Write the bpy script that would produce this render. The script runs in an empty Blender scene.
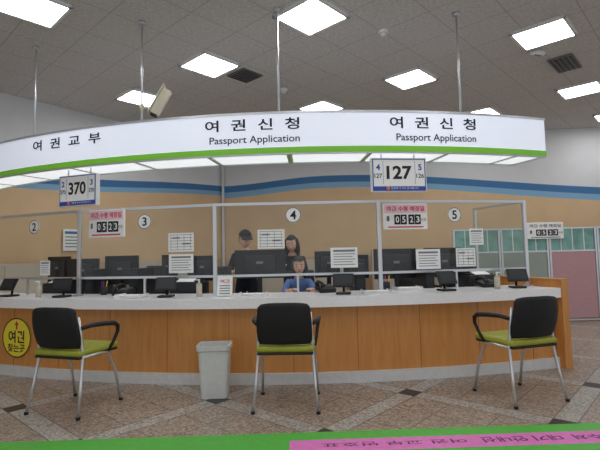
import bpy, bmesh, math, random
from mathutils import Vector, Matrix, Euler
random.seed(4)
scene=bpy.context.scene
COL=bpy.context.collection

# ---------------------------------------------------------------- materials
def lin(c):
    return tuple(((v/255)/12.92 if v/255<=0.04045 else ((v/255+0.055)/1.055)**2.4) for v in c)+(1,)
def mat(name,rgb,rough=0.5,metal=0.0,emit=0.0,noise=0.0,nscale=20.0,spec=0.5,emit_rgb=None):
    m=bpy.data.materials.new(name); m.use_nodes=True
    nt=m.node_tree; b=nt.nodes['Principled BSDF']
    c=lin(rgb)
    b.inputs['Base Color'].default_value=c
    b.inputs['Roughness'].default_value=rough
    b.inputs['Metallic'].default_value=metal
    b.inputs['Specular IOR Level'].default_value=spec
    if emit>0:
        b.inputs['Emission Color'].default_value=lin(emit_rgb or rgb)
        b.inputs['Emission Strength'].default_value=emit
    if noise>0:
        tc=nt.nodes.new('ShaderNodeTexCoord'); n=nt.nodes.new('ShaderNodeTexNoise')
        n.inputs['Scale'].default_value=nscale; n.inputs['Detail'].default_value=5
        r=nt.nodes.new('ShaderNodeValToRGB')
        r.color_ramp.elements[0].position=0.35; r.color_ramp.elements[1].position=0.65
        r.color_ramp.elements[0].color=tuple(max(0,v*(1-noise)) for v in c[:3])+(1,)
        r.color_ramp.elements[1].color=tuple(min(1,v*(1+noise)) for v in c[:3])+(1,)
        nt.links.new(tc.outputs['Object'],n.inputs['Vector'])
        nt.links.new(n.outputs['Fac'],r.inputs['Fac'])
        nt.links.new(r.outputs['Color'],b.inputs['Base Color'])
    return m
WHITE=mat('white_laminate',(230,230,230),0.35,noise=0.02)
COUNTER=mat('counter_top_white',(242,241,242),0.25,noise=0.03,nscale=60)
SIGNFACE=mat('sign_acrylic',(222,226,236),0.3,emit=0.42,emit_rgb=(225,232,250))
GREEN=mat('sign_green',(120,192,50),0.4,emit=0.12)
UNDERLIT=mat('sign_underside_diffuser',(235,240,245),0.4,emit=0.8)
ALU=mat('brushed_aluminium',(205,207,210),0.32,metal=0.7)
CHROME=mat('chair_tube_silver',(215,216,220),0.28,metal=0.8)
BLACK=mat('black_plastic',(18,18,21),0.45)
DARK=mat('dark_grey_plastic',(34,36,40),0.5)
MESHB=mat('chair_back_black',(16,16,19),0.7,noise=0.2,nscale=120)
OLIVE=mat('olive_vinyl',(156,160,50),0.5,noise=0.08,nscale=40)
INK=mat('black_ink',(14,14,16),0.6)
RED=mat('magenta_ink',(205,40,80),0.6)
BLUE=mat('blue_ink',(40,70,165),0.5)
ORANGE=mat('orange_ink',(235,120,50),0.5)
PAPER=mat('paper_white',(240,240,238),0.7)
PAPERG=mat('paper_grey_print',(120,125,130),0.7)
PINKP=mat('pink_board',(240,200,208),0.5)
YELLOW=mat('sticker_yellow',(240,220,60),0.5)
BIN=mat('bin_offwhite',(205,206,202),0.5,noise=0.03)
FGREEN=mat('floor_sticker_green',(84,178,66),0.5,noise=0.05)
FPINK=mat('floor_sticker_pink',(222,120,190),0.5,noise=0.05)
FTXT=mat('floor_sticker_purple',(90,25,80),0.5)
CAMB=mat('camera_beige',(206,200,178),0.5)
TAN=mat('wall_tan',(200,166,128),0.7,noise=0.04,nscale=3)
TAN2=mat('wall_tan_light',(212,180,140),0.7,noise=0.03,nscale=3)
UPW=mat('wall_upper_white',(212,212,213),0.75,noise=0.02,nscale=4)
ST1=mat('stripe_blue',(62,112,160),0.7)
ST2=mat('stripe_light_blue',(128,170,200),0.7)
CABI=mat('cabinet_beige',(190,180,162),0.5,noise=0.02)
PPINK=mat('partition_pink_fabric',(190,148,152),0.8,noise=0.08,nscale=80)
PGREY=mat('partition_grey_fabric',(150,160,150),0.8,noise=0.08,nscale=80)
TEAL=mat('partition_teal_glass',(118,166,156),0.25,noise=0.25,nscale=5)
SKIN=mat('skin',(226,178,148),0.5)
HAIR=mat('hair_black',(18,15,15),0.5)
LIP=mat('lips',(175,90,85),0.5)
EYEW=mat('eye_white',(230,228,225),0.3)
TEE=mat('cloth_black',(20,20,24),0.85)
UNIF=mat('cloth_blue',(106,134,186),0.85)
PANTS=mat('cloth_navy',(35,38,52),0.85)
GREYM=mat('vent_grey',(120,120,120),0.6)
SKIRT=mat('baseboard_grey',(206,206,204),0.5,noise=0.04)
ELIGHT=mat('ceiling_light_diffuser',(255,255,255),0.5,emit=14.5,emit_rgb=(251,253,255))

def wood():
    m=bpy.data.materials.new('maple_wood'); m.use_nodes=True; nt=m.node_tree; b=nt.nodes['Principled BSDF']
    tc=nt.nodes.new('ShaderNodeTexCoord'); mp=nt.nodes.new('ShaderNodeMapping')
    mp.inputs['Scale'].default_value=(9,9,0.9)
    n=nt.nodes.new('ShaderNodeTexNoise'); n.inputs['Scale'].default_value=3; n.inputs['Detail'].default_value=6
    n.inputs['Distortion'].default_value=0.6
    r=nt.nodes.new('ShaderNodeValToRGB')
    r.color_ramp.elements[0].position=0.25; r.color_ramp.elements[0].color=lin((190,126,62))
    r.color_ramp.elements[1].position=0.75; r.color_ramp.elements[1].color=lin((208,146,80))
    nt.links.new(tc.outputs['Object'],mp.inputs['Vector']); nt.links.new(mp.outputs['Vector'],n.inputs['Vector'])
    nt.links.new(n.outputs['Fac'],r.inputs['Fac']); nt.links.new(r.outputs['Color'],b.inputs['Base Color'])
    b.inputs['Roughness'].default_value=0.35
    return m
WOOD=wood()
WSEAM=mat('wood_seam',(150,92,44),0.6)

def glassmat():
    m=bpy.data.materials.new('clear_glass'); m.use_nodes=True; nt=m.node_tree
    for n in list(nt.nodes): nt.nodes.remove(n)
    o=nt.nodes.new('ShaderNodeOutputMaterial'); mx=nt.nodes.new('ShaderNodeMixShader')
    t=nt.nodes.new('ShaderNodeBsdfTransparent'); t.inputs['Color'].default_value=(.95,.96,.95,1)
    g=nt.nodes.new('ShaderNodeBsdfGlossy'); g.inputs['Roughness'].default_value=0.02
    mx.inputs['Fac'].default_value=0.02
    nt.links.new(t.outputs[0],mx.inputs[1]); nt.links.new(g.outputs[0],mx.inputs[2]); nt.links.new(mx.outputs[0],o.inputs[0])
    return m
GLASS=glassmat()

def nodekit(m):
    nt=m.node_tree; N=nt.nodes; L=nt.links
    def vm(op,a,bv=None):
        n=N.new('ShaderNodeMath'); n.operation=op
        for i,v in enumerate((a,bv)):
            if v is None: continue
            if isinstance(v,(int,float)): n.inputs[i].default_value=v
            else: L.new(v,n.inputs[i])
        return n.outputs[0]
    def dist(c,s):
        a=vm('DIVIDE',c,s); a=vm('ADD',a,0.5); a=vm('FRACT',a); a=vm('SUBTRACT',a,0.5); a=vm('ABSOLUTE',a); return vm('MULTIPLY',a,s)
    def ramp(f,c0,c1,p0,p1):
        r=N.new('ShaderNodeValToRGB'); r.color_ramp.elements[0].position=p0; r.color_ramp.elements[1].position=p1
        r.color_ramp.elements[0].color=lin(c0); r.color_ramp.elements[1].color=lin(c1); L.new(f,r.inputs[0]); return r.outputs[0]
    def mix(f,a,c):
        x=N.new('ShaderNodeMix'); x.data_type='RGBA'; L.new(f,x.inputs[0])
        for i,q in ((6,a),(7,c)):
            if isinstance(q,tuple): x.inputs[i].default_value=q
            else: L.new(q,x.inputs[i])
        return x.outputs[2]
    def rotxy(origin,ang):
        tc=N.new('ShaderNodeTexCoord')
        sub=N.new('ShaderNodeVectorMath'); sub.operation='SUBTRACT'; sub.inputs[1].default_value=origin
        L.new(tc.outputs['Object'],sub.inputs[0])
        rot=N.new('ShaderNodeVectorRotate'); rot.rotation_type='Z_AXIS'; rot.inputs['Angle'].default_value=-ang
        L.new(sub.outputs[0],rot.inputs['Vector'])
        sp=N.new('ShaderNodeSeparateXYZ'); L.new(rot.outputs[0],sp.inputs[0]); return tc,sp
    return vm,dist,ramp,mix,rotxy
def floormat():
    m=bpy.data.materials.new('terrazzo_tiles'); m.use_nodes=True; nt=m.node_tree; b=nt.nodes['Principled BSDF']
    N=nt.nodes; L=nt.links; vm,dist,ramp,mix,rotxy=nodekit(m)
    tc,sp=rotxy((-.71,3.80,-.05),math.radians(48.2))
    S=1.14
    dx=dist(sp.outputs['X'],S); dy=dist(sp.outputs['Y'],S)
    bx=vm('LESS_THAN',dx,0.075); by=vm('LESS_THAN',dy,0.075)
    band=vm('MAXIMUM',bx,by); cross=vm('MULTIPLY',bx,by)
    gx=dist(sp.outputs['X'],S/3); gy=dist(sp.outputs['Y'],S/3)
    g1=vm('MAXIMUM',vm('LESS_THAN',gx,0.004),vm('LESS_THAN',gy,0.004))
    e=vm('MAXIMUM',vm('LESS_THAN',vm('ABSOLUTE',vm('SUBTRACT',dx,0.075)),0.004),vm('LESS_THAN',vm('ABSOLUTE',vm('SUBTRACT',dy,0.075)),0.004))
    gro=vm('MAXIMUM',vm('MULTIPLY',g1,vm('SUBTRACT',1,band)),e)
    v=N.new('ShaderNodeTexVoronoi'); v.inputs['Scale'].default_value=75; L.new(tc.outputs['Object'],v.inputs['Vector'])
    sep=N.new('ShaderNodeSeparateColor'); L.new(v.outputs['Color'],sep.inputs[0])
    tile=ramp(sep.outputs[0],(116,100,88),(182,166,150),0.0,1.0)
    strip=ramp(sep.outputs[1],(130,124,116),(192,187,178),0.0,1.0)
    c=mix(band,tile,strip); c=mix(gro,c,lin((100,92,86))); c=mix(cross,c,lin((46,44,44)))
    L.new(c,b.inputs['Base Color']); b.inputs['Roughness'].default_value=0.38
    return m
FLOORM=floormat()
GA=math.radians(47)
def ceilmat():
    m=bpy.data.materials.new('ceiling_mineral_tiles'); m.use_nodes=True; nt=m.node_tree; b=nt.nodes['Principled BSDF']
    N=nt.nodes; L=nt.links; vm,dist,ramp,mix,rotxy=nodekit(m)
    tc,sp=rotxy((.16+.0,4.34,0),GA)
    n=N.new('ShaderNodeTexNoise'); n.inputs['Scale'].default_value=30; n.inputs['Detail'].default_value=8; n.inputs['Roughness'].default_value=.75
    L.new(tc.outputs['Object'],n.inputs['Vector'])
    c=ramp(n.outputs['Fac'],(192,189,187),(216,213,211),.4,.6)
    g=vm('MAXIMUM',vm('LESS_THAN',dist(vm('ADD',sp.outputs['X'],.28),.56),.004),vm('LESS_THAN',dist(vm('ADD',sp.outputs['Y'],.28),.56),.004))
    c=mix(g,c,lin((165,161,158)))
    L.new(c,b.inputs['Base Color']); b.inputs['Roughness'].default_value=.9
    return m
CEILM=ceilmat()

# ---------------------------------------------------------------- mesh builder
class MB:
    def __init__(s): s.bm=bmesh.new(); s.mats=[]; s.T=Matrix()
    def mi(s,m):
        if m not in s.mats: s.mats.append(m)
        return s.mats.index(m)
    def _add(s,verts,faces,m,smooth=False,M=None):
        T=s.T@(M or Matrix()); i=s.mi(m)
        vs=[s.bm.verts.new(T@Vector(v)) for v in verts]; out=[]
        for f in faces:
            try: q=s.bm.faces.new([vs[k] for k in f])
            except ValueError: continue
            q.material_index=i; q.smooth=smooth; out.append(q)
        return vs,out
    def box(s,c,d,m,rot=(0,0,0),bev=0.0,seg=2,smooth=False):
        t=bmesh.new(); bmesh.ops.create_cube(t,size=1)
        bmesh.ops.scale(t,vec=Vector(d),verts=t.verts)
        if bev>0: bmesh.ops.bevel(t,geom=t.edges[:],offset=bev,segments=seg,affect='EDGES',profile=.5)
        s.merge(t,m,Matrix.Translation(Vector(c))@Euler(rot).to_matrix().to_4x4(),smooth or bev>0.008)
    def merge(s,t,m,M,smooth=False):
        t.verts.ensure_lookup_table(); t.verts.index_update()
        s._add([v.co.copy() for v in t.verts],[[v.index for v in f.verts] for f in t.faces],m,smooth,M); t.free()
    def cyl(s,p0,p1,r,m,r1=None,seg=16,caps=True):
        s.tube([p0,p1],[r,r if r1 is None else r1],m,seg)
    def tube(s,pts,r,m,seg=10):
        pts=[Vector(p) for p in pts]; n=len(pts)
        rs=r if isinstance(r,(list,tuple)) else [r]*n
        vs=[];fs=[];prev=None
        for i,p in enumerate(pts):
            t=(pts[min(i+1,n-1)]-pts[max(i-1,0)]).normalized()
            if prev is None:
                a=Vector((0,0,1)) if abs(t.z)<.9 else Vector((1,0,0)); u=t.cross(a).normalized()
            else: u=(prev-t*prev.dot(t)).normalized()
            prev=u; w=t.cross(u)
            for k in range(seg):
                an=2*math.pi*k/seg; vs.append(p+(u*math.cos(an)+w*math.sin(an))*rs[i])
        for i in range(n-1):
            for k in range(seg):
                a=i*seg+k;b=i*seg+(k+1)%seg; fs.append((a,b,b+seg,a+seg))
        fs.append(tuple(range(seg))[::-1]); fs.append(tuple(range((n-1)*seg,n*seg)))
        s._add(vs,fs,m,True)
    def sphere(s,c,r,m,rot=(0,0,0),sub=2):
        t=bmesh.new(); bmesh.ops.create_icosphere(t,subdivisions=sub,radius=1)
        bmesh.ops.scale(t,vec=Vector(r if isinstance(r,(tuple,list)) else (r,r,r)),verts=t.verts)
        s.merge(t,m,Matrix.Translation(Vector(c))@Euler(rot).to_matrix().to_4x4(),True)
    def arc(s,C,r0,r1,a0,a1,z0,z1,m,n=40,smooth=False):
        vs=[];fs=[]
        for i in range(n+1):
            a=a0+(a1-a0)*i/n
            for r,z in ((r0,z0),(r1,z0),(r1,z1),(r0,z1)):
                vs.append((C[0]+r*math.sin(a),C[1]-r*math.cos(a),z))
        for i in range(n):
            o=i*4
            for k in range(4): fs.append((o+k,o+4+k,o+4+(k+1)%4,o+(k+1)%4))
        fs.append((0,1,2,3)); fs.append((n*4+3,n*4+2,n*4+1,n*4))
        s._add(vs,fs,m,smooth)
    def disc(s,c,r,m,rotz=0,seg=32,th=0.003):
        R=Matrix.Translation(Vector(c))@Matrix.Rotation(rotz,4,'Z')
        vs=[];
        for y in (0,-th):
            for k in range(seg):
                a=2*math.pi*k/seg; vs.append((r*math.cos(a),y,r*math.sin(a)))
        fs=[tuple(range(seg,2*seg)),tuple(range(seg))[::-1]]+[(k,(k+1)%seg,seg+(k+1)%seg,seg+k) for k in range(seg)]
        s._add(vs,fs,m,False,R)
    def ring(s,c,r,w,m,rotz=0,seg=32):
        R=Matrix.Translation(Vector(c))@Matrix.Rotation(rotz,4,'Z'); vs=[]
        for rr in (r,r-w):
            for k in range(seg):
                a=2*math.pi*k/seg; vs.append((rr*math.cos(a),0,rr*math.sin(a)))
        s._add(vs,[(k,(k+1)%seg,seg+(k+1)%seg,seg+k) for k in range(seg)],m,False,R)
    def text(s,body,w,h,m,fn,bold=0.0):
        """fn maps (u,v) metres centred on text to a 3-D point"""
        c=bpy.data.curves.new('t','FONT'); c.body=body; c.offset=bold
        o=bpy.data.objects.new('t',c); COL.objects.link(o); bpy.context.view_layer.update()
        me=bpy.data.meshes.new_from_object(o.evaluated_get(bpy.context.evaluated_depsgraph_get()))
        xs=[v.co.x for v in me.vertices]; ys=[v.co.y for v in me.vertices]
        if xs:
            x0,x1,y0,y1=min(xs),max(xs),min(ys),max(ys)
            sy=h/(y1-y0); sx=w/(x1-x0) if w else sy
            s._add([fn((v.co.x-(x0+x1)/2)*sx,(v.co.y-(y0+y1)/2)*sy) for v in me.vertices],[tuple(p.vertices) for p in me.polygons],m)
        bpy.data.objects.remove(o); bpy.data.curves.remove(c); bpy.data.meshes.remove(me)
    def ftext(s,body,w,h,c,m,rotz=0,bold=0.0):
        R=Matrix.Translation(Vector(c))@Matrix.Rotation(rotz,4,'Z')
        s.text(body,w,h,m,lambda u,v:R@Vector((u,0,v)),bold)
    def build(s,name,loc=(0,0,0),rotz=0,parent=None,recalc=True):
        if recalc: bmesh.ops.recalc_face_normals(s.bm,faces=[f for f in s.bm.faces])
        me=bpy.data.meshes.new(name); s.bm.to_mesh(me); s.bm.free()
        for m in s.mats: me.materials.append(m)
        o=bpy.data.objects.new(name,me); COL.objects.link(o); o.location=loc; o.rotation_euler=(0,0,rotz); o.parent=parent
        return o

# ---------------------------------------------------------------- room shell
CZ=3.6
b=MB(); b.box((0,4.5,-.05),(22,19,.1),FLOORM); b.build('floor')
b=MB(); b.box((0,4.5,CZ+.05),(22,19,.1),CEILM); b.build('ceiling')

def wall(name,p0,p1,cols,ztab):
    b=MB(); p0=Vector(p0);p1=Vector(p1)
    d=(p1-p0); nrm=Vector((d.y,-d.x)).normalized()*0.1
    pts=[]
    for i in range(cols+1):
        q=p0+d*i/cols; pts.append((q,[0]+list(ztab(q))+[CZ]))
    mats=[TAN,TAN2,ST2,ST1,UPW]
    for i in range(cols):
        (q0,z0),(q1,z1)=pts[i],pts[i+1]
        for k in range(5):
            b._add([(q0.x,q0.y,z0[k]),(q1.x,q1.y,z1[k]),(q1.x,q1.y,z1[k+1]),(q0.x,q0.y,z0[k+1])],[(0,1,2,3)],mats[k])
    a0,a1=p0-nrm,p1-nrm
    b._add([(a0.x,a0.y,0),(a1.x,a1.y,0),(a1.x,a1.y,CZ),(a0.x,a0.y,CZ)],[(3,2,1,0)],UPW)
    for (u,v) in ((p0,a0),(p1,a1)):
        b._add([(u.x,u.y,0),(v.x,v.y,0),(v.x,v.y,CZ),(u.x,u.y,CZ)],[(0,1,2,3)],UPW)
    return b.build(name,recalc=False)
CORN=(-1.68,9.74)
def smooth(t): t=max(0,min(1,t)); return t*t*(3-2*t)
def zl(q):
    t=(q.x+4.2)/2.5
    zt=2.45+.27*max(-1,t)-.04*math.sin(t*6)*.5; return (1.15,zt-.21,zt-.12,zt)
def zr(q):
    if q.x<.6: zt=2.72+.14*smooth((q.x+1.68)/2.2)
    else: zt=2.86-.47*smooth((q.x-.6)/7)*1.15
    return (1.15,zt-.26,zt-.14,zt)
wall('wall_left',(-8.6,.4),CORN,30,zl)
wall('wall_back',CORN,(10.5,8.28),50,zr)
b=MB(); b.box((CORN[0]+.03,CORN[1]-.06,CZ/2),(.05,.05,CZ),UPW); b.build('trim_1')
def along(p0,p1,z0,z1,off,th,m,name):
    p0=Vector(p0);p1=Vector(p1);d=p1-p0;n=Vector((d.y,-d.x)).normalized()
    c=(p0+p1)/2+n*(off+th/2)
    b=MB(); b.box((c.x,c.y,(z0+z1)/2),(d.length,th,z1-z0),m,rot=(0,0,math.atan2(d.y,d.x))); return b.build(name)
along((-8.6,.4),(-1.75,9.65),0,.1,0.0,.015,SKIRT,'baseboard_left')
along((-1.6,9.73),(10.4,8.29),0,.1,0.0,.015,SKIRT,'baseboard_back')

def light(x,y):
    b=MB()
    b.box((0,0,.012),(.50,.50,.02),ELIGHT)
    for sx,sy,dx,dy in ((0,1,.56,.03),(0,-1,.56,.03),(1,0,.03,.56),(-1,0,.03,.56)):
        b.box((sx*.265,sy*.265,.01),(dx,dy,.03),WHITE)
    b.build('ceiling_light_panel',(x,y,CZ-.026),GA)
lights=[(-2.51,4.12),(.16,4.40),(2.77,4.88),(-1.09,5.5),(1.58,6.09),(4.29,6.66),(-2.34,6.6),(.39,7.23),(3.2,7.74),(5.72,8.0),
        (-1.2,2.7),(1.5,3.0),(-2.6,1.3),(.1,1.5),(2.9,1.9),(-1.3,0),(1.4,.2),(4.2,3.4),(5.6,5.0)]
for x,y in lights: light(x,y)
def vent(x,y,w,l,n):
    b=MB()
    b.box((0,0,0),(w,l,.015),GREYM)
    for i in range(n): b.box((0,-l/2+l*(i+.5)/n,-.012),(w*.88,l/n*.5,.01),DARK,rot=(.5,0,0))
    b.build('ceiling_air_vent',(x,y,CZ-.012),GA)
vent(-.69,5.86,.34,.34,7)
vent(3.49,5.70,.56,.28,5)
def det(x,y):
    b=MB(); b.cyl((0,0,0),(0,0,-.03),.06,WHITE,seg=20); b.cyl((0,0,-.03),(0,0,-.06),.045,WHITE,r1=.03,seg=20); b.build('smoke_detector',(x,y,CZ))
det(.95,4.75); det(-.2,6.4)
b=MB(); b.sphere((0,0,-.01),(.11,.06,.03),WHITE); b.box((0,0,-.03),(.10,.03,.02),GREYM,bev=.005); b.build('emergency_ceiling_lamp',(2.95,5.35,CZ-.01),.3)

# ---------------------------------------------------------------- counter
CC=(0,12.8); A0,A1=-.50,.302
def cp(a,r,C=CC): return (C[0]+r*math.sin(a),C[1]-r*math.cos(a))
b=MB()
b.arc(CC,8.05,8.57,A0,A1,.10,.70,WOOD,70)
b.arc(CC,8.07,8.60,A0,A1+.002,0,.10,SKIRT,70)
b.arc(CC,8.05,8.66,A0,A1+.002,.70,.795,COUNTER,70)
for a in [A0+.07*i for i in range(1,12)]:
    x,y=cp(a,8.571); b.box((x,y,.40),(.004,.004,.6),WSEAM,rot=(0,0,a))
b.arc(CC,7.75,8.67,A1+.002,A1+.012,0,.87,WOOD,2)
b.arc(CC,7.75,8.66,A1+.0,A1+.014,.87,.885,WOOD,2)
b.arc(CC,7.30,8.05,A0,A1,.70,.73,WHITE,60)
for a in [-.48,-.3,-.1,.1,.29]:
    x,y=cp(a,7.6); b.box((x,y,.35),(.03,.55,.70),WHITE,rot=(0,0,a))
b.build('service_counter')

a=-.355; x,y=cp(a,8.575); b=MB()
b.disc((0,0,0),.205,YELLOW,th=.002); b.ring((0,-.0035,0),.205,.012,INK)
b.ftext('여권',.23,.13,(0,-.004,.01),INK,bold=.02); b.ftext('찾는곳',.25,.085,(0,-.004,-.105),INK,bold=.02)
b.box((0,-.003,.11),(.02,.002,.05),RED)
b._add([(-.03,-.004,.13),(.03,-.004,.13),(0,-.004,.175)],[(0,1,2)],RED)
b.build('round_floor_guide_sticker',(x,y,.385),a)

# ---------------------------------------------------------------- hanging sign
SC=(.1,11.25); SR=7.2; S0,S1=-.66,.337
b=MB()
b.arc(SC,SR-.42,SR,S0,S1,2.165,2.48,SIGNFACE,80)
b.arc(SC,SR-.42,SR+.004,S0,S1+.0005,2.112,2.166,GREEN,80)
b.arc(SC,SR-.43,SR+.006,S0,S1+.001,2.478,2.50,ALU,80)
a=S0+.004
while a<S1-.02:
    a2=min(a+.105,S1-.006)
    b.arc(SC,SR-.38,SR-.04,a+.004,a2-.004,2.104,2.113,UNDERLIT,8)
    b.arc(SC,SR-.42,SR-.005,a2-.002,a2+.002,2.100,2.113,ALU,1)
    a=a2
b.arc(SC,SR-.42,SR-.40,S0,S1,2.098,2.113,ALU,60); b.arc(SC,SR-.02,SR-.0,S0,S1,2.098,2.113,ALU,60)
def stxt(body,w,h,a0,z0,m=INK,bold=0.0):
    R=SR+.004
    b.text(body,w,h,m,lambda u,v:Vector((SC[0]+R*math.sin(a0+u/R),SC[1]-R*math.cos(a0+u/R),z0+v)),bold)
stxt('여  권  신  청',.88,.11,-.073,2.385,bold=.018)
stxt('Passport Application',.84,.088,-.070,2.238,bold=.01)
stxt('여  권  신  청',.86,.11,.164,2.385,bold=.018)
stxt('Passport Application',.80,.088,.168,2.238,bold=.01)
stxt('여  권  교  부',.90,.11,-.349,2.375,bold=.018)
for a in (-.241,-.040,.221,-.45):
    x,y=cp(a,SR-.2,SC)
    b.cyl((x,y,2.48),(x,y,CZ),.011,ALU,seg=10); b.cyl((x,y,CZ-.03),(x,y,CZ),.035,ALU,seg=14); b.cyl((x,y,2.49),(x,y,2.52),.03,ALU,seg=14)
b.build('curved_hanging_sign')

x,y=cp(-.241,SR-.2,SC); b=MB()
b.cyl((0,0,-.03),(0,0,.03),.022,CAMB); b.tube([(0,0,0),(.14,-.03,-.02),(.19,-.04,0)],.012,CAMB)
b.T=Matrix.Translation((.21,-.06,.03))@Euler((0,math.radians(-62),math.radians(8))).to_matrix().to_4x4()
b.box((0,0,0),(.28,.095,.085),CAMB,bev=.012); b.box((.01,0,.05),(.33,.11,.012),CAMB,bev=.004)
b.cyl((-.14,0,0),(-.165,0,0),.034,BLACK); b.box((-.145,0,0),(.015,.07,.065),DARK)
b.T=Matrix(); b.cyl((.19,-.04,-.06),(.19,-.04,.02),.018,CAMB)
b.build('security_camera',(x,y,2.70))

# ---------------------------------------------------------------- queue displays
def qdisp(a,z,w,h,big,l1,l2,r1,r2,top):
    r=SR-.08; x,y=cp(a,r,SC); b=MB()
    b.box((0,0,0),(w,.05,h),WHITE,bev=.006)
    b.box((0,-.0262,0),(w-.02,.003,h-.02),BLUE); b.box((0,-.0275,.012),(w-.04,.003,h-.06),PAPER)
    b.box((0,-.0277,-h/2+.034),(w-.04,.003,.035),BLUE); b.box((-.11,-.0285,-h/2+.034),(.03,.003,.03),ORANGE)
    b.ftext('방문해 주셔서 감사합니다',w*.5,.02,(.05,-.030,-h/2+.034),PAPER)
    for sx in (-1,1): b.box((sx*w*.29,-.0292,.02),(.003,.001,h-.1),BLUE)
    b.ftext(big,w*.46,h*.40,(0,-.0305,.02),INK,bold=.03)
    for sx,t1,t2 in ((-1,l1,l2),(1,r1,r2)):
        b.ftext(t1,0,h*.18,(sx*w*.38,-.0305,h*.22),BLUE,bold=.03); b.ftext(t2,w*.14,h*.13,(sx*w*.38,-.0305,-.01),INK,bold=.02)
    for sx in (-1,1): b.cyl((sx*w*.3,0,h/2-.01),(sx*w*.3,0,top-z),.008,ALU)
    b.build('queue_number_display',(x,y,z),a)
qdisp(.117,1.905,.53,.32,'127','4','127','5','126',2.105)
qdisp(-.333,1.88,.48,.32,'370','2','370','3','370',2.105)

# ---------------------------------------------------------------- glass partition
GR=8.30
b=MB(); posts=[-.48,-.291,-.104,.096,.303-.006]; ZT=1.72
for a in posts:
    x,y=cp(a,GR); b.box((x,y,(.797+ZT)/2),(.04,.03,ZT-.797),ALU,rot=(0,0,a),bev=.004)
    b.box((x,y,.803),(.07,.08,.012),ALU,rot=(0,0,a))
for p,q in zip(posts[:-1],posts[1:]):
    x0,y0=cp(p,GR);x1,y1=cp(q,GR); L=math.hypot(x1-x0,y1-y0)-.035; c=((x0+x1)/2,(y0+y1)/2); an=math.atan2(y1-y0,x1-x0)
    b.box((*c,ZT-.014),(L,.028,.028),ALU,rot=(0,0,an)); b.box((*c,.985),(L,.026,.024),ALU,rot=(0,0,an))
    b.box((*c,(.995+ZT-.024)/2),(L,.006,ZT-.024-.995),GLASS,rot=(0,0,an))
    b.box((*c,(.80+.975)/2-.0),(.02,.02,.175),ALU,rot=(0,0,an))
x,y=cp(posts[-1],GR); x2,y2=cp(posts[-1],7.5)
an=math.atan2(y2-y,x2-x); L=math.hypot(x2-x,y2-y)-.03; c=((x+x2)/2,(y+y2)/2)
b.box((*c,ZT-.012),(L,.026,.024),ALU,rot=(0,0,an)); b.box((*c,(.86+ZT-.024)/2+.02),(L,.006,ZT-.9),GLASS,rot=(0,0,an))
b.box((x2,y2,(.73+ZT)/2),(.03,.03,ZT-.73),ALU,rot=(0,0,an))
for a,t,z in ((-.366,'2',1.56),(-.194,'3',1.56),(-.008,'4',1.58),(.193,'5',1.56)):
    x,y=cp(a,GR+.02); R=Matrix.Translation((x,y,z))@Matrix.Rotation(a,4,'Z'); b.T=R
    b.disc((0,0,0),.078,PAPER,th=.003); b.ring((0,-.0045,0),.076,.006,INK); b.ftext(t,0,.09,(0,-.005,0),INK,bold=.02); b.T=Matrix()
b.build('counter_glass_screen')

def gl(a,z,off=.02): x,y=cp(a,GR+off); return (x,y,z)
def paper(a,z,w,h,kind,name='notice_paper',off=.022):
    b=MB(); b.box((0,0,0),(w,.003,h),PAPER)
    if kind=='text':
        b.box((0,-.0018,h*.34),(w*.8,.002,h*.10),PAPERG)
        for i in range(5): b.box((-w*.04*(i%2),-.0018,h*(.18-.13*i)),(w*(.8-.1*(i%2)),.002,h*.035),PAPERG)
    elif kind=='table':
        for i in range(6): b.box((0,-.0018,h*(.40-.16*i)),(w*.9,.002,h*.018),INK)
        for i in range(4): b.box((w*(-.4+.26*i),-.0018,0),(w*.012,.002,h*.8),PAPERG)
        b.box((-w*.2,-.0018,h*.24),(w*.3,.002,h*.08),PAPERG); b.box((w*.2,-.0018,-h*.08),(w*.3,.002,h*.08),PAPERG)
    b.build(name,gl(a,z,off),a)
paper(-.146,1.335,.27,.19,'table'); paper(-.146,1.12,.26,.19,'text')
paper(-.035,1.345,.27,.19,'table'); paper(.052,1.145,.27,.20,'text')
paper(.156,1.11,.26,.20,'text'); paper(.206,1.12,.22,.19,'table'); paper(.222,1.33,.16,.17,'text')
paper(-.345,1.10,.14,.16,'text')

def dateboard(name,loc,rz,w=.45,h=.28,pink=True):
    b=MB(); b.box((0,0,0),(w,.025,h),PAPER,bev=.005)
    if pink: b.box((0,-.0135,h*.30),(w*.96,.002,h*.33),PINKP)
    b.ftext('여권 수령 예정일',w*.86,h*.2,(0,-.0165,h*.30),RED if pink else PAPERG,bold=.02)
    for i,t in enumerate('0523'):
        xx=w*(-.19+.145*i+(.03 if i>1 else 0)); b.box((xx,-.0135,-h*.12),(w*.135,.004,h*.38),INK); b.ftext(t,w*.075,h*.24,(xx,-.0165,-h*.12),PAPER,bold=.02)
    b.ftext('8',w*.06,h*.2,(-w*.40,-.0165,-h*.08),INK,bold=.03); b.ftext('이후',w*.12,h*.14,(w*.41,-.0165,-h*.14),INK)
    b.box((0,-.0135,-h*.41),(w*.8,.002,h*.05),RED if pink else PAPERG)
    b.build(name,loc,rz)
dateboard('pickup_date_board',gl(-.246,1.555,.035),-.246,.43,.29)
dateboard('pickup_date_board',gl(.128,1.545,.035),.128,.46,.26)

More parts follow.
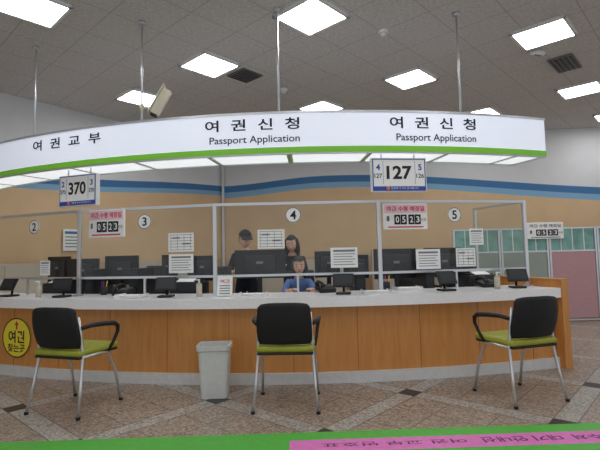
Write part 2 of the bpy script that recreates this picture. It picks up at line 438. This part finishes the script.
# ---------------------------------------------------------------- desk equipment
def monitor(a,r,w,h,zc,yaw=0):
    x,y=cp(a,r); b=MB(); z0=.732
    b.box((0,0,zc-z0),(w,.025,h),BLACK,bev=.006)
    b.box((0,-.022,zc-z0),(w*.62,.03,h*.6),DARK,bev=.01)
    b.box((0,-.0385,zc-z0+h*.05),(w*.14,.004,h*.08),GREYM)
    b.box((0,.0135,zc-z0+.005),(w-.02,.002,h-.03),BLUE)
    b.box((0,-.03,(zc-z0)/2),(.05,.02,zc-z0),BLACK,bev=.004)
    b.box((0,-.02,.008),(.24,.17,.016),BLACK,bev=.006)
    b.build('desktop_monitor',(x,y,z0),a+yaw)
monitor(-.060,7.70,.58,.32,1.09)
monitor(.040,7.62,.32,.30,1.07,.4)
monitor(-.277,7.75,.46,.34,1.05)
monitor(-.205,7.62,.36,.30,1.07,-.6)
monitor(-.345,7.78,.40,.31,1.04,.2)
monitor(-.41,7.70,.40,.32,1.07)
monitor(.140,7.72,.52,.34,1.06,.1)
monitor(.215,7.74,.48,.34,1.06)
monitor(-.158,7.50,.34,.30,1.05,.3)
monitor(.268,7.50,.34,.30,1.05,-.2)
monitor(.088,7.46,.32,.28,1.03,.2)
def pc(a,r):
    x,y=cp(a,r); b=MB(); b.box((0,0,.17),(.11,.34,.34),BLACK,bev=.008); b.box((0,-.171,.26),(.08,.003,.03),DARK); b.box((0,-.171,.12),(.07,.003,.12),DARK)
    b.build('computer_tower',(x,y,.732),a)
pc(-.112,7.8); pc(.079,7.84); pc(-.312,7.8); pc(.178,7.8); pc(-.236,7.82)
def printer(a,r,yaw=0):
    x,y=cp(a,r); b=MB(); b.box((0,0,.09),(.36,.28,.18),DARK,bev=.015); b.box((0,-.13,.05),(.28,.12,.03),BLACK,bev=.005); b.box((0,.0,.185),(.30,.20,.02),BLACK,bev=.005)
    b.box((0,-.08,.2),(.2,.1,.004),PAPER,rot=(.3,0,0)); b.build('desktop_printer',(x,y,.732),a+yaw)
printer(-.160,7.84); printer(.262,7.82); printer(-.376,7.86)
def phone(a,r,yaw=0):
    x,y=cp(a,r); b=MB(); b.box((0,0,.03),(.17,.19,.05),BLACK,rot=(.15,0,0),bev=.01)
    b.tube([(-.055,-.09,.075),(-.055,-.04,.095),(-.055,.05,.105),(-.055,.09,.095)],.017,BLACK); b.sphere((-.055,-.085,.07),(.027,.03,.022),BLACK); b.sphere((-.055,.085,.085),(.027,.03,.022),BLACK)
    for i in range(3):
        for j in range(4): b.box((.0+.03*i,-.05+.03*j,.062+.004*j),(.02,.018,.008),GREYM)
    b.build('desk_telephone',(x,y,.797),a+yaw)
phone(-.235,8.17); phone(.245,8.17); phone(.03,8.16,.3)
def termi(a,r,yaw=0):
    x,y=cp(a,r); b=MB(); b.box((0,0,.01),(.14,.14,.02),BLACK,bev=.006); b.tube([(0,.03,.02),(0,.04,.08),(0,.0,.11)],.012,BLACK)
    b.box((0,-.01,.13),(.20,.02,.14),BLACK,rot=(-.5,0,0),bev=.006); b.box((0,-.022,.135),(.16,.003,.10),DARK,rot=(-.5,0,0)); b.build('signature_pad',(x,y,.797),a+yaw)
termi(-.158,8.45,.2); termi(.048,8.45,-.2); termi(.17,8.45,.1); termi(.265,8.45,-.4); termi(-.30,8.45,.3); termi(-.39,8.45,.1)
def bottle(a,r):
    x,y=cp(a,r); b=MB(); b.cyl((0,0,0),(0,0,.12),.028,CABI,seg=20); b.cyl((0,0,.12),(0,0,.135),.028,CABI,r1=.012,seg=20); b.cyl((0,0,.135),(0,0,.165),.008,PAPER); b.box((.0,-.02,.165),(.018,.055,.012),PAPER,bev=.003)
    b.build('hand_sanitizer_bottle',(x,y,.797),a)
bottle(-.118,8.45); bottle(.235,8.47); bottle(-.335,8.47)
def tray(a,r):
    x,y=cp(a,r); b=MB(); b.box((0,0,.006),(.26,.19,.012),WHITE,bev=.003)
    for sx in (-1,1): b.box((sx*.128,0,.02),(.006,.19,.03),WHITE)
    for i in range(3): b.box((.004*i,0,.016+.004*i),(.21,.16,.003),PAPER,rot=(0,0,.04*i))
    b.build('paper_tray',(x,y,.797),a)
tray(.085,8.47); tray(-.055,8.47); tray(.135,8.17); tray(-.20,8.47)
def stand(a,r,w,h):
    x,y=cp(a,r); b=MB(); b.T=Matrix.Rotation(-.12,4,'X')
    b.box((0,0,h/2+.005),(w,.004,h),PAPER)
    b.ftext('여권',w*.6,h*.2,(0,-.004,h*.76),RED,bold=.02)
    for i in range(4): b.box((0,-.003,h*(.54-.13*i)),(w*.7,.002,h*.05),PAPERG)
    b.T=Matrix(); b.box((0,.02,.005),(w,.08,.008),GLASS)
    b.build('counter_notice_stand',(x,y,.797),a)
stand(-.088,8.45,.15,.19)
def pens(a,r):
    x,y=cp(a,r); b=MB(); b.cyl((0,0,0),(0,0,.09),.035,DARK,seg=18)
    for i,m in enumerate((BLUE,RED,INK,YELLOW)): b.cyl((.01*(i-1.5),0,.03),(.022*(i-1.5),.01*(i%2),.15),.004,m,seg=8)
    b.build('pen_cup',(x,y,.797),a)
pens(.108,8.17); pens(-.265,8.17)

def ochair(x,y,rz,seatz=.46):
    b=MB(); b.box((0,0,seatz),(.46,.44,.07),BLACK,bev=.03,seg=3); b.box((0,.24,seatz+.34),(.42,.06,.44),BLACK,rot=(-.12,0,0),bev=.028,seg=3)
    b.box((0,.25,seatz+.08),(.07,.02,.2),DARK); b.cyl((0,0,.1),(0,0,seatz-.02),.028,DARK)
    for k in range(5):
        an=k*2*math.pi/5; b.tube([(0,0,.11),(.28*math.cos(an),.28*math.sin(an),.065)],[.025,.016],DARK); b.sphere((.28*math.cos(an),.28*math.sin(an),.03),.03,BLACK)
    for sx in (-1,1): b.tube([(sx*.22,.05,seatz-.02),(sx*.26,.05,seatz+.06),(sx*.26,.05,seatz+.2)],.014,DARK); b.box((sx*.26,.0,seatz+.21),(.06,.24,.03),BLACK,bev=.01)
    b.build('office_chair',(x,y,0),rz)
ochair(-.03,5.93,0,.42)
ochair(-2.15,6.15,-.5,.52); ochair(1.55,6.05,.3,.52); ochair(-3.2,6.35,-.2,.52); ochair(2.2,6.25,-.3,.52)

# ---------------------------------------------------------------- visitor chairs
def vchair(x,y,rz):
    b=MB()
    for sx in (-1,1):
        b.tube([(sx*.245,-.245,0),(sx*.225,-.20,.22),(sx*.21,-.165,.44),(sx*.205,-.18,.60),(sx*.20,-.205,.74)],.0115,CHROME)
        b.tube([(sx*.235,.235,0),(sx*.225,.18,.25),(sx*.215,.10,.425),(sx*.21,.0,.432),(sx*.21,-.165,.432)],.0115,CHROME)
        for yy,s2 in ((-.245,.245),(.235,.235)): b.cyl((sx*s2,yy,0),(sx*s2,yy,.02),.016,BLACK)
        pts=[(sx*.215,-.19,.655),(sx*.245,-.13,.672),(sx*.258,.0,.668),(sx*.258,.12,.655),(sx*.252,.17,.63),(sx*.245,.18,.58),(sx*.235,.14,.50),(sx*.222,.10,.435)]
        b.tube(pts,[.015,.018,.02,.02,.018,.015,.013,.012],BLACK)
    b.cyl((-.21,.1,.425),(.21,.1,.425),.011,CHROME); b.cyl((-.21,-.165,.43),(.21,-.165,.43),.011,CHROME)
    b.box((0,.005,.432),(.43,.43,.02),BLACK,bev=.008); b.box((0,.01,.465),(.445,.445,.05),OLIVE,bev=.022,seg=4)
    nx,nz=12,10; fr=[];bk=[]
    for j in range(nz+1):
        t=j/nz; z=.50+.32*t; w=.415-.03*t+.02*math.sin(math.pi*t)
        if t>.9: w-=.03*(t-.9)/.1
        if t<.1: w-=.03*(.1-t)/.1
        for i in range(nx+1):
            s_=i/nx*2-1; yb=-.165-.075*t-.02*math.sin(math.pi*t*1.0)-.03*(1-s_*s_)
            e=.012+.008*(1-s_*s_); zz=z-(.012*s_**4 if t>.95 else 0)
            fr.append((s_*w/2,yb+e,zz)); bk.append((s_*w/2,yb-e,zz))
    K=(nx+1); N=len(fr); F=[]
    for j in range(nz):
        for i in range(nx):
            q=j*K+i; F.append((q,q+1,q+1+K,q+K)); F.append((N+q,N+q+K,N+q+K+1,N+q+1))
    for i in range(nx): F.append((i,N+i,N+i+1,i+1)); q=nz*K+i; F.append((q,q+1,N+q+1,N+q))
    for j in range(nz): q=j*K; F.append((q,q+K,N+q+K,N+q)); q=j*K+nx; F.append((q,N+q,N+q+K,q+K))
    b._add(fr+bk,F,MESHB,True)
    b.build('visitor_armchair',(x,y,0),rz)
vchair(-.125,3.68,math.radians(-3)); vchair(-1.83,3.71,math.radians(-17)); vchair(1.74,3.74,math.radians(17))

# ---------------------------------------------------------------- waste bin
b=MB()
def ringq(z,w,d,r=.03):
    pts=[]
    for cx,cy,a0 in ((1,1,0),(-1,1,90),(-1,-1,180),(1,-1,270)):
        for k in range(5):
            an=math.radians(a0+k*22.5); pts.append((cx*(w/2-r)+r*math.cos(an),cy*(d/2-r)+r*math.sin(an),z))
    return pts
prof=[(0,.215,.19),(.385,.256,.22),(.395,.278,.24),(.435,.284,.245),(.435,.258,.22),(.39,.245,.212),(.02,.20,.18)]
vs=[];fs=[]
for z,w,d in prof: vs+=ringq(z,w,d)
for j in range(len(prof)-1):
    for k in range(20): fs.append((j*20+k,j*20+(k+1)%20,(j+1)*20+(k+1)%20,(j+1)*20+k))
fs.append(tuple(range(20))[::-1]); fs.append(tuple(range((len(prof)-1)*20,len(prof)*20)))
b._add(vs,fs,BIN); b.build('waste_bin',(-.755,3.93,0),.03)

# ---------------------------------------------------------------- floor sticker
b=MB(); b.box((1.2,-.2,.0015),(9,.40,.003),FGREEN); b.box((3.0,-.22,.0035),(6.2,.18,.001),FPINK)
def ft(u,v): return Vector((1.85-u,-.215-v,.0045))
b.text('여권신청·교부 접수처  대기 안내선',1.5,.08,FTXT,ft,bold=.02)
def ft2(u,v): return Vector((.55-u,-.215-v,.0045))
b.text('여권 교부 번호표',.9,.06,FTXT,ft2,bold=.01)
b.build('floor_guide_sticker',(0,3.07,0),math.radians(1.6))

# ---------------------------------------------------------------- office partitions at right
def partition(x0,x1,y,m,name='office_partition',rot=0,h=1.55,gz=1.16):
    w=x1-x0; b=MB()
    b.box((0,0,gz/2+.03),(w-.04,.04,gz-.06),m,bev=.004); b.box((0,0,(gz+h)/2),(w-.04,.02,h-gz-.03),TEAL)
    for z in (.03,gz,h-.012): b.box((0,0,z),(w,.05,.025),ALU)
    for sx in (-1,1): b.box((sx*w/2,0,h/2),(.03,.055,h),ALU)
    for k in (-1,0,1): b.box((k*w/4,-.012,(gz+h)/2),(.012,.01,h-gz-.03),PAPER)
    b.build(name,((x0+x1)/2,y,0),rot)
partition(2.55,3.3,7.5,PGREY); partition(3.34,4.1,7.5,PGREY); partition(4.14,4.9,7.5,PPINK); partition(4.94,5.9,7.5,PPINK); partition(5.94,6.9,7.5,PPINK)
dateboard('pickup_date_board',(4.05,7.44,1.50),0,.60,.27,False)
def cabinet(x,y,rz,w,h,n,m=CABI):
    b=MB(); b.box((0,0,h/2),(w,.42,h),m,bev=.004)
    for i in range(n):
        xx=-w/2+w*(i+.5)/n; b.box((xx,-.215,h/2),(w/n-.02,.012,h-.06),m); b.box((xx+w/n*.35,-.228,h*.6),(.012,.015,.10),ALU)
    b.build('file_cabinet',(x,y,0),rz)
cabinet(-.2,9.1,-.12,2.2,1.10,4); cabinet(2.3,8.85,-.12,1.8,1.25,3); cabinet(-2.5,8.2,.93,1.6,1.15,3); cabinet(-3.9,6.2,.93,1.4,1.15,3)
def wallpaper(t,z,w,h):
    x=-4.15+.74*(t-6.4)+.03; b=MB(); b.box((0,0,0),(w,.004,h),PAPER)
    b.box((0,-.003,h*.34),(w*.8,.002,h*.12),ST1)
    for i in range(4): b.box((0,-.003,h*(.14-.15*i)),(w*.75,.002,h*.05),PAPERG)
    b.build('wall_poster',(x,t-.02,z),math.atan2(1.46,1.08))
wallpaper(7.1,1.50,.26,.34)

# ---------------------------------------------------------------- people
def skin_body(b,J,E,M):
    names=list(J); idx={n:i for i,n in enumerate(names)}
    me=bpy.data.meshes.new('sk'); me.from_pydata([J[n][0] for n in names],[(idx[a],idx[c]) for a,c,_ in E],[])
    o=bpy.data.objects.new('sk',me); COL.objects.link(o)
    md=o.modifiers.new('s','SKIN'); md.use_smooth_shade=True
    for i,n in enumerate(names):
        r=J[n][1]; me.skin_vertices[0].data[i].radius=r if isinstance(r,tuple) else (r,r)
        me.skin_vertices[0].data[i].use_root=(i==0)
    o.modifiers.new('u','SUBSURF').levels=2
    bpy.context.view_layer.update()
    ev=bpy.data.meshes.new_from_object(o.evaluated_get(bpy.context.evaluated_depsgraph_get()))
    segs=[(Vector(J[a][0]),Vector(J[c][0]),m) for a,c,m in E]
    groups={}
    for p in ev.polygons:
        c=p.center; best=None
        for a_,c_,m in segs:
            d=c_-a_; t=max(0,min(1,(c-a_).dot(d)/max(1e-9,d.length_squared))); dd=(c-a_-d*t).length
            if best is None or dd<best[0]: best=(dd,m)
        groups.setdefault(best[1],[]).append(tuple(p.vertices))
    vs=[b.bm.verts.new(b.T@M@v.co) for v in ev.vertices]
    for m,fl in groups.items():
        i=b.mi(m)
        for f in fl:
            try: q=b.bm.faces.new([vs[k] for k in f]); q.material_index=i; q.smooth=True
            except ValueError: pass
    bpy.data.objects.remove(o); bpy.data.meshes.remove(me); bpy.data.meshes.remove(ev)
def hand(b,w,d,side,M):
    w=Vector(w); d=Vector(d).normalized(); s=d.cross(Vector((0,0,1))).normalized()*side; up=Vector((0,0,1))
    J={'w':(w,.024),'p':(w+d*.045,(.036,.016)),'k':(w+d*.08,(.036,.014))}
    skin_body(b,J,[('w','p',SKIN),('p','k',SKIN)],M)
    for i,l in enumerate((.066,.075,.07,.055)):
        base=w+d*.08+s*(.027-.018*i); J={'a':(base-d*.02,.0095),'b':(base+d*l*.45,.009),'c':(base+d*l*.8-up*.012,.008),'d':(base+d*l-up*.026,.0068)}
        skin_body(b,J,[('a','b',SKIN),('b','c',SKIN),('c','d',SKIN)],M)
    base=w+d*.03+s*.025; J={'a':(base,.012),'b':(base+d*.025+s*.025,.0105),'c':(base+d*.055+s*.032-up*.008,.0085)}
    skin_body(b,J,[('a','b',SKIN),('b','c',SKIN)],M)
def head(b,c,pitch,yaw,long_hair,M,s=1.0,cap=False):
    H_=Matrix.Translation(Vector(c))@Euler((pitch,0,yaw)).to_matrix().to_4x4()@Matrix.Scale(s,4)
    old=b.T; b.T=b.T@M@H_
    t=bmesh.new(); bmesh.ops.create_icosphere(t,subdivisions=4,radius=1)
    for v in t.verts:
        x,y,z=v.co; f=1-.30*max(0,-z)**1.6
        x*=.076*f; y=y*.092*(1-.16*max(0,-z)**2)
        if z<-.2 and y<0: y-=.006
        if v.co.y<0: y=y*(.97-.06*abs(v.co.x))
        v.co=(x,y,z*.115)
    b.merge(t,SKIN,Matrix(),True)
    for sx in (-1,1):
        b.sphere((sx*.03,-.081,.005),(.015,.008,.0075),EYEW); b.sphere((sx*.03,-.087,.005),(.007,.004,.007),HAIR)
        b.box((sx*.031,-.088,.026),(.030,.006,.005),HAIR,rot=(0,sx*-.05,0),bev=.002)
        b.sphere((sx*.076,.004,-.003),(.010,.017,.028),SKIN)
    b.tube([(0,-.086,.012),(0,-.095,-.012),(0,-.102,-.028),(0,-.090,-.036)],[.006,.008,.011,.008],SKIN,seg=8)
    b.sphere((0,-.084,-.060),(.022,.008,.006),LIP)
    t=bmesh.new(); bmesh.ops.create_icosphere(t,subdivisions=4,radius=1)
    kill=[v for v in t.verts if (v.co.y<-.30 and v.co.z<.42) or (v.co.z<-.45) or (v.co.y<.05 and v.co.z<-.0)]
    bmesh.ops.delete(t,geom=kill,context='VERTS')
    for v in t.verts:
        x,y,z=v.co; n=1+.02*math.sin(14*x)*math.sin(11*z)
        v.co=(x*.085*n,y*.103*n+.004,z*.125*n+.003)
    b.merge(t,HAIR,Matrix(),True)
    if cap:
        t=bmesh.new(); bmesh.ops.create_icosphere(t,subdivisions=4,radius=1)
        bmesh.ops.delete(t,geom=[v for v in t.verts if v.co.z<.28],context='VERTS')
        for v in t.verts: v.co=(v.co.x*.096,v.co.y*.115+.003,v.co.z*.128+.008)
        b.merge(t,TEE,Matrix(),True)
        b.box((0,-.135,.045),(.14,.09,.010),TEE,rot=(.25,0,0),bev=.004)
    if long_hair:
        for k in range(13):
            an=math.radians(-10+200*k/12); x=math.cos(an)*.078; y=math.sin(an)*.085+.008
            b.tube([(x*.9,y*.9,.06),(x*1.06,y*1.02,-.02),(x*1.1,y*1.0,-.10),(x*1.02,y*.95,-.10-long_hair)],[.022,.026,.026,.012],HAIR,seg=8)
    b.T=old
def person(name,x,y,rz,top,bottom,P,headz,hp,hyaw,long_hair,wr,cap=False,sheet=False):
    b=MB(); M=Matrix.Translation((x,y,0))@Matrix.Rotation(rz,4,'Z')
    sh=P['sh']
    J={'pel':(P['pel'],(.135,.10)),'wa':(P['wa'],(.115,.09)),'ch':(P['ch'],(.14,.10)),'nb':(P['nb'],(.06,.055)),'nk':(P['nk'],(.045,.045))}
    E=[('pel','wa',top),('wa','ch',top),('ch','nb',top),('nb','nk',SKIN)]
    for s,k in ((-1,'l'),(1,'r')):
        def mx(p): return (p[0]*s,p[1],p[2])
        wrp=wr[k]; el=P['el']
        J.update({'s'+k:(mx(sh),.056),'e'+k:(mx(el),.042),'m'+k:(tuple((Vector(mx(el))*.55+Vector(wrp)*.45)),.036),'w'+k:(wrp,.024),
                  'h'+k:(mx(P['hip']),.09),'k'+k:(mx(P['kn']),.062),'a'+k:(mx(P['an']),.04),'f'+k:((P['an'][0]*s,P['an'][1]-.02,.045),.042),'t'+k:((P['an'][0]*s,P['an'][1]-.17,.035),(.04,.03))})
        E+=[('ch','s'+k,top),('s'+k,'e'+k,top),('e'+k,'m'+k,SKIN if top is TEE else top),('m'+k,'w'+k,SKIN),('pel','h'+k,bottom),('h'+k,'k'+k,bottom),('k'+k,'a'+k,bottom),('a'+k,'f'+k,BLACK),('f'+k,'t'+k,BLACK)]
    skin_body(b,J,E,M)
    for s,k in ((-1,'l'),(1,'r')):
        el=P['el']; d=Vector(wr[k])-Vector((el[0]*s,el[1],el[2])); hand(b,wr[k],d,-s,M)
    if sheet:
        c=(Vector(wr['l'])+Vector(wr['r']))/2; b.T=M; b.box((c.x,c.y-.06,c.z+.03),(.21,.29,.004),PAPER,rot=(.35,0,0)); b.T=Matrix()
    head(b,headz,hp,hyaw,long_hair,M,cap=cap)
    b.build(name,recalc=False)
stand_p=dict(pel=(0,.06,.84),wa=(0,-.0,1.0),ch=(0,-.08,1.14),nb=(0,-.13,1.245),nk=(0,-.165,1.30),sh=(.158,-.10,1.18),el=(.22,-.14,.95),hip=(.09,.06,.78),kn=(.1,.04,.44),an=(.1,.08,.09))
person('standing_man',-.74,6.15,.05,TEE,PANTS,stand_p,(0,-.195,1.405),.25,.25,0,{'l':(-.10,-.36,.99),'r':(.12,-.36,1.0)},cap=True,sheet=True)
stand_w=dict(stand_p); stand_w.update(ch=(0,-.10,1.10),nb=(0,-.16,1.19),nk=(0,-.19,1.245),sh=(.138,-.13,1.13),el=(.19,-.16,.93),wa=(0,-.01,.97))
person('standing_woman',-.10,6.50,-.1,TEE,PANTS,stand_w,(0,-.225,1.345),.25,-.15,.10,{'l':(-.12,-.33,1.015),'r':(.12,-.33,1.015)})
sit=dict(pel=(0,.02,.53),wa=(0,-.02,.66),ch=(0,-.08,.80),nb=(0,-.12,.90),nk=(0,-.14,.955),sh=(.13,-.10,.84),el=(.20,-.20,.72),hip=(.09,-.04,.51),kn=(.10,-.42,.50),an=(.10,-.40,.09))
person('seated_clerk',-.04,5.86,.1,UNIF,PANTS,sit,(0,-.165,1.05),.10,-.1,.06,{'l':(-.12,-.42,.765),'r':(.12,-.42,.765)})

# ---------------------------------------------------------------- world, camera
w=bpy.data.worlds.new('World'); scene.world=w; w.use_nodes=True
w.node_tree.nodes['Background'].inputs[0].default_value=(.90,.94,1,1); w.node_tree.nodes['Background'].inputs[1].default_value=.85
scene.view_settings.view_transform='Standard'

cam=bpy.data.cameras.new('camera'); co=bpy.data.objects.new('camera',cam); COL.objects.link(co)
cam.sensor_width=36; cam.lens=27
p=math.atan(31/450); r=0.022
co.matrix_world=Matrix.Translation((0,0,1.17))@Matrix.Rotation(math.pi/2+p,4,'X')@Matrix.Rotation(-r,4,'Z')
scene.camera=co
